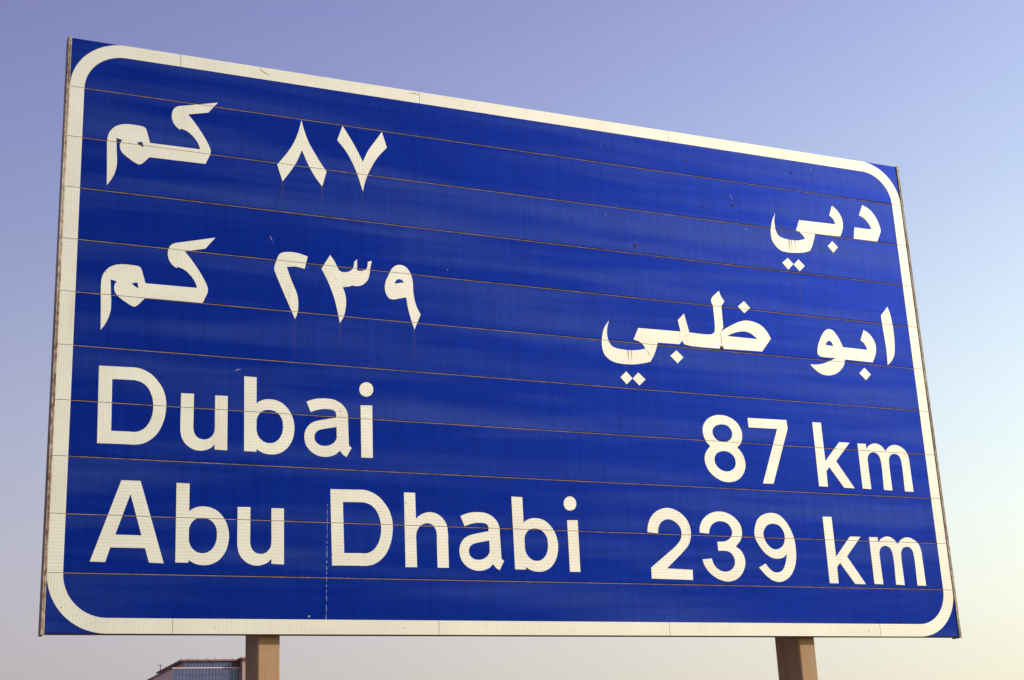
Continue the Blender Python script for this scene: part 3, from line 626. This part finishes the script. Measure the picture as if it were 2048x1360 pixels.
def blob(name, x, z, r, mat, y=-0.0035, seed=0, stretch=(1, 1)):
    rg = random.Random(seed)
    bm = bmesh.new()
    ring = []
    n = 9
    for i in range(n):
        a = 6.283 * i / n
        rr = r * rg.uniform(0.6, 1.25)
        ring.append((x + rr * math.cos(a) * stretch[0], z + rr * math.sin(a) * stretch[1]))
    base = [bm.verts.new(mm(px, pz, -0.0001)) for px, pz in ring]
    mid = [bm.verts.new(mm(x + (px - x) * 0.75, z + (pz - z) * 0.75, y)) for px, pz in ring]
    c = bm.verts.new(mm(x, z, y - 0.001))
    for i in range(n):
        j = (i + 1) % n
        bm.faces.new((base[i], base[j], mid[j], mid[i]))
        bm.faces.new((mid[i], mid[j], c))
    bmesh.ops.recalc_face_normals(bm, faces=bm.faces)
    return from_bm(name, bm, mat, sign, smooth=True)

for i, (x, z, r, st) in enumerate([(3947, 3101, 8, (0.8, 1.1)), (4773, 3131, 8, (0.7, 1.3)), (4277, 2825, 10, (1.3, 0.8)),
                                   (3512, 2453, 12, (1.1, 1.0)), (4085, 1822, 15, (1.3, 0.9)), (4262, 2860, 4, (0.4, 1.5))]):
    blob("rust_spot", x, z, r, M_RUST, seed=i, stretch=st)

def stain(x, z0, z1, wid, mat, y):
    bm = bmesh.new()
    a, b = mm(x - wid / 2, z0, y), mm(x + wid / 2, z1, y)
    v = [bm.verts.new(c) for c in ((a.x, y - BASE.y, a.z), (b.x, y - BASE.y, a.z), (b.x, y - BASE.y, b.z), (a.x, y - BASE.y, b.z))]
    bm.faces.new(v)
    return from_bm("drip_stain", bm, mat, sign)
for x, z0, z1, wid in [(4694, 2520, 2630, 16), (4712, 2525, 2630, 10), (4741, 2530, 2630, 8), (3402, 1655, 1747, 12), (3424, 1657, 1747, 9)]:
    stain(x, z0, z1, wid, M_DRIP, -0.0026)
for x, z0, z1, wid in [(4699, 2440, 2532, 34), (1444, 2405, 2590, 20), (1207, 2450, 2590, 26), (1692, 2410, 2588, 14),
                       (1278, 1500, 1760, 24), (1542, 1560, 1752, 22), (1993, 1530, 1756, 26), (3379, 1600, 1656, 40),
                       (4350, 915, 946, 14), (4320, 918, 946, 16), (4774, 905, 945, 18), (4740, 2050, 2330, 26)]:
    stain(x, z0, z1, wid, M_DRIP_FAINT, -0.0009)

rg = random.Random(21)
zc = 708.0
while zc > 90:        # cracked sheet edge: a broken white line
    ln = rg.uniform(12, 46)
    x = 1446 + 13 * (zc - 87) / 620
    strip("sheet_crack", [(x + rg.uniform(-1, 1), zc), (x + rg.uniform(-1, 1), zc - ln / 2), (x + rg.uniform(-1, 1), zc - ln)], rg.uniform(1.4, 2.6), M_CRACK, -0.0012)
    zc -= ln + rg.uniform(2, 16)
strip("scratch", [(1135, 2243), (1141, 2225), (1150, 2211)], 3.4, M_SCRATCH, -0.0012)
strip("scratch", [(1153, 2203), (1160, 2194)], 2.4, M_SCRATCH, -0.0012)
strip("scratch", [(941, 1424), (955, 1433), (975, 1435)], 4.2, M_SCRATCH, -0.0012)
strip("scratch", [(4262, 2905), (4268, 2882), (4272, 2860)], 3.0, M_SCRATCH, -0.0012)
strip("scratch", [(3512, 2492), (3513, 2470)], 3.0, M_SCRATCH, -0.0012)
strip("scratch", [(3310, 3125), (3311, 3112)], 3.4, M_SCRATCH, -0.0012)
strip("scratch", [(4922, 2630), (4919, 2597)], 4.0, M_JOINT, -0.0012)
for i, (x, z, r) in enumerate([(4941, 3180, 5), (4358, 2665, 5), (1352, 95, 6), (3310, 2640, 4), (2216, 2150, 4)]):
    blob("paint_chip", x, z, r, M_CRACK, y=-0.0015, seed=40 + i)
for i, (x, z, r) in enumerate([(5238, 2641, 20), (3644, 1109, 13), (2702, 553, 15), (219, 3038, 13)]):
    bm = bmesh.new()
    vs = [bm.verts.new(mm(x + r * math.cos(6.283 * q / 20), z + r * math.sin(6.283 * q / 20), -0.0008)) for q in range(20)]
    bm.faces.new(vs)
    from_bm("bruise", bm, M_BRUISE, sign)
strip("peeled_edge", [(1067, 3293), (1094, 3270), (1131, 3255)], 3.4, M_JOINT, -0.0025)
strip("peeled_edge", [(2006, 3280), (2043, 3284), (2069, 3277)], 3.4, M_JOINT, -0.0025)
strip("peeled_edge", [(4086, 1927), (4088, 1870), (4087, 1832)], 2.6, M_JOINT, -0.0025)
strip("peeled_edge", [(3526, 1765), (3546, 1738), (3561, 1715)], 2.2, M_JOINT, -0.0025)

def build_rivets():
    rg = random.Random(9)
    bm = bmesh.new()
    first = {0: 2302, 1: 2783, 2: 2461}
    for k in range(11):
        x0 = first.get(k, rg.uniform(0, 1032))
        while x0 > 0: x0 -= 1032
        for c in range(8):
            for j in range(3):
                x = x0 + c * 1032 + j * 258
                z = SEAMS[k + 1] + 35 + 93 * j
                if not (25 < x < WM - 25) or rg.random() < 0.12: continue
                r = rg.uniform(2.2, 3.6)
                n = 8
                a = [bm.verts.new(mm(x + r * math.cos(6.283 * i / n), z + r * math.sin(6.283 * i / n), -0.0001)) for i in range(n)]
                b = [bm.verts.new(mm(x + 0.7 * r * math.cos(6.283 * i / n), z + 0.7 * r * math.sin(6.283 * i / n), -0.0030)) for i in range(n)]
                for i in range(n):
                    bm.faces.new((a[i], a[(i + 1) % n], b[(i + 1) % n], b[i]))
                bm.faces.new(b)
    bmesh.ops.recalc_face_normals(bm, faces=bm.faces)
    tag(from_bm("rivets", bm, M_SPECK, sign), kind="stuff")
build_rivets()

# ---- edge channels that clasp the plank ends
def extrude_profile(name, prof, z0, z1, mat, parent, nseg=1, smooth=False):
    bm = bmesh.new()
    rings = []
    for i in range(nseg + 1):
        z = z0 + (z1 - z0) * i / nseg
        rings.append([bm.verts.new(Vector((x, y, z)) - BASE) for x, y in prof])
    n = len(prof)
    for i in range(nseg):
        for j in range(n):
            bm.faces.new((rings[i][j], rings[i][(j + 1) % n], rings[i + 1][(j + 1) % n], rings[i + 1][j]))
    bm.faces.new(rings[0]); bm.faces.new(rings[-1])
    bmesh.ops.recalc_face_normals(bm, faces=bm.faces)
    return from_bm(name, bm, mat, parent, smooth)

for side in (0, 1):
    # C-channel seen in plan: front lip with a rolled edge, web, back lip (u = distance outwards from the face edge)
    plan = [(0.0005, -0.0010), (0.0005, -0.0050), (0.003, -0.0068), (0.009, -0.0058), (0.0105, -0.0040), (0.012, -0.0062),
            (0.0165, -0.0068), (0.0195, -0.0045), (0.0200, 0.000), (0.0200, 0.066), (0.0185, 0.069), (0.000, 0.069), (0.000, 0.0655),
            (0.0165, 0.0655), (0.0165, -0.0010)]
    prof = [((-u if side == 0 else W + u), y) for u, y in plan]
    extrude_profile("edge_channel", prof, ZB - 0.007, ZB + 3.3035, M_TRIM, sign)

# ---- posts: rectangular hollow section with rounded corners
def rrect(x0, x1, y0, y1, r, n=6):
    pts = []
    for cx, cy, a0 in ((x1 - r, y0 + r, -90), (x1 - r, y1 - r, 0), (x0 + r, y1 - r, 90), (x0 + r, y0 + r, 180)):
        for i in range(n + 1):
            a = R(a0 + 90 * i / n)
            pts.append((cx + r * math.cos(a), cy + r * math.sin(a)))
    return pts
for px0, px1 in ((1.0905, 1.2140), (4.4865, 4.6085)):
    po = extrude_profile("post", rrect(px0, px1, 0.066, 0.066 + 0.262, 0.013, 6), -0.3, ZB + 3.18, M_POST, sign, smooth=False)
    bm = bmesh.new()
    c = (px0 + px1) / 2
    a, b = Vector((c - 0.35, -0.12, -0.4)) - BASE, Vector((c + 0.35, 0.52, 0.06)) - BASE
    box(bm, a.x, b.x, a.y, b.y, a.z, b.z)
    bmesh.ops.bevel(bm, geom=bm.edges[:], offset=0.02, segments=2, affect='EDGES')
    from_bm("footing", bm, M_CONCRETE, po)
    for zc in (0.25, 1.2, 2.1, 3.0):
        # clamp ears either side of the post, bolted to the plank flanges
        for ex in (px0 - 0.045, px1 + 0.002):
            bm = bmesh.new()
            a, b = Vector((ex, 0.0645, ZB + zc - 0.03)) - BASE, Vector((ex + 0.043, 0.0745, ZB + zc + 0.03)) - BASE
            box(bm, a.x, b.x, a.y, b.y, a.z, b.z)
            from_bm("post_clamp", bm, M_ALU, po)

# ------------------------------------------------------------------ far office building
def build_office():
    O = Vector((83.330, 403.683, 0.0))
    UA = -0.00134       # direction of the glass front, radians from +X
    H1 = 43.446         # roof of the main block
    root = bpy.data.objects.new("office_building", None)
    COL.objects.link(root)
    root.location = O
    root.rotation_euler = (0, 0, UA)
    tag(root, "distant glass office block with flat overhanging roof behind the left post", "building")
    m_glass = None
    k = NT("blue_curtain_glass")
    n = k.noise(k.mapping((1, 1, 0.6)), 0.5, 3, 0.5)
    k.set(Base_Color=k.ramp(n, [(0.3, (0.052, 0.056, 0.150)), (0.7, (0.075, 0.083, 0.195))]), Roughness=0.2, Metallic=0.0, Specular_IOR_Level=0.22)
    m_glass = k.m
    m_wall = mat_plain("mauve_stone_cladding", (0.54, 0.39, 0.41), 0.8, 0.0, 0.08, 0.6)
    m_tower = mat_plain("pale_tower_cladding", (0.27, 0.19, 0.175), 0.8, 0.0, 0.08, 0.6)
    m_roof = mat_plain("brown_roof_fascia", (0.17, 0.085, 0.075), 0.7, 0.0, 0.15, 1.0)
    m_mull = mat_plain("dark_mullion", (0.060, 0.052, 0.105), 0.5, 0.0, 0.1, 2.0)
    m_dark = mat_plain("dark_shade_and_fittings", (0.06, 0.022, 0.03), 0.8, 0.0, 0.1, 1.0)
    FW = 17.9      # glass front width
    DEP = 62.0
    H2 = H1 + 1.95
    def B(name, *a, mat, parent=root, kind=None):
        bm = bmesh.new(); box(bm, *a)
        o = from_bm(name, bm, mat, parent)
        if kind: o["kind"] = kind
        return o
    B("wall", 0, FW + 9.0, 0.3, DEP, 0, H1 - 0.02, mat=m_wall)
    # curtain wall of the main block
    def curtain(x0, x1, y, z0, z1, du, dz, par):
        gl = B("glass_front", x0, x1, y, y + 0.28, z0, z1, mat=m_glass)
        bm = bmesh.new()
        nx = max(1, round((x1 - x0) / du)); nz = max(1, round((z1 - z0) / dz))
        for i in range(nx + 1):
            x = x0 + (x1 - x0) * i / nx
            box(bm, x - 0.06, x + 0.06, y - 0.12, y - 0.002, z0, z1)
        for j in range(nz + 1):
            z = z1 - (z1 - z0) * j / nz
            box(bm, x0, x1, y - 0.16, y - 0.124, z - 0.10, z + 0.10)
        o = from_bm("mullion_grid", bm, m_mull, gl)
        o["kind"] = "stuff"
        return gl
    curtain(0.05, FW, 0.0, 0.5, H1, 0.88, 1.55, root)
    B("coping", -0.15, FW, -0.18, 0.25, H1 + 0.002, H1 + 0.22, mat=m_wall)
    B("coping", -0.22, 0.28, 0.26, DEP, H1 + 0.004, H1 + 0.45, mat=m_roof)
    # recessed top storey
    B("top_storey", 3.2, FW + 6.0, 0.9, 28.5, H1 + 0.01, H2, mat=m_wall)
    curtain(3.25, FW, 0.58, H1 + 0.25, H2 - 0.05, 0.88, 1.2, root)
    rf = B("roof", 2.2, FW + 6.0, -0.35, 33.5, H2 + 0.01, H2 + 0.42, mat=m_roof)
    B("fascia", 2.05, 2.19, -0.5, 33.6, H2 - 0.12, H2 + 0.44, mat=m_roof)
    # stair tower with its own oversailing cap
    B("stair_tower", FW + 0.35, FW + 9.0, -2.6, 12.0, 0, H2 + 0.1, mat=m_tower)
    cp = B("tower_cap", FW - 0.25, FW + 9.9, -3.6, 14.0, H2 + 0.12, H2 + 0.62, mat=m_roof)
    B("shade_block", FW - 1.7, FW + 0.33, 0.10, 14.0, H2 - 1.65, H2 + 0.46, mat=m_dark)  # shade on the tower's flank and recess put in as a dark-coloured block
    # rooftop lights along the roof edge
    for i in range(6):
        bm = bmesh.new()
        bmesh.ops.create_cone(bm, cap_ends=True, segments=8, radius1=0.16, radius2=0.10, depth=0.3)
        bmesh.ops.translate(bm, verts=bm.verts, vec=(4.2 + i * 2.4, -0.1, H2 + 0.36 + 0.15))
        from_bm("roof_light", bm, m_dark, rf)
    # aerial on the rear roof
    bm = bmesh.new()
    ax, ay = 0.9, 22.0
    box(bm, ax - 0.09, ax + 0.09, ay - 0.09, ay + 0.09, H1 - 0.4, H1 + 3.4)
    box(bm, ax - 0.75, ax + 0.75, ay - 0.04, ay + 0.04, H1 + 3.0, H1 + 3.1)
    box(bm, ax - 0.3, ax + 0.3, ay - 0.3, ay + 0.3, H1 - 0.4, H1 + 0.9)
    from_bm("aerial", bm, m_dark, root)
build_office()
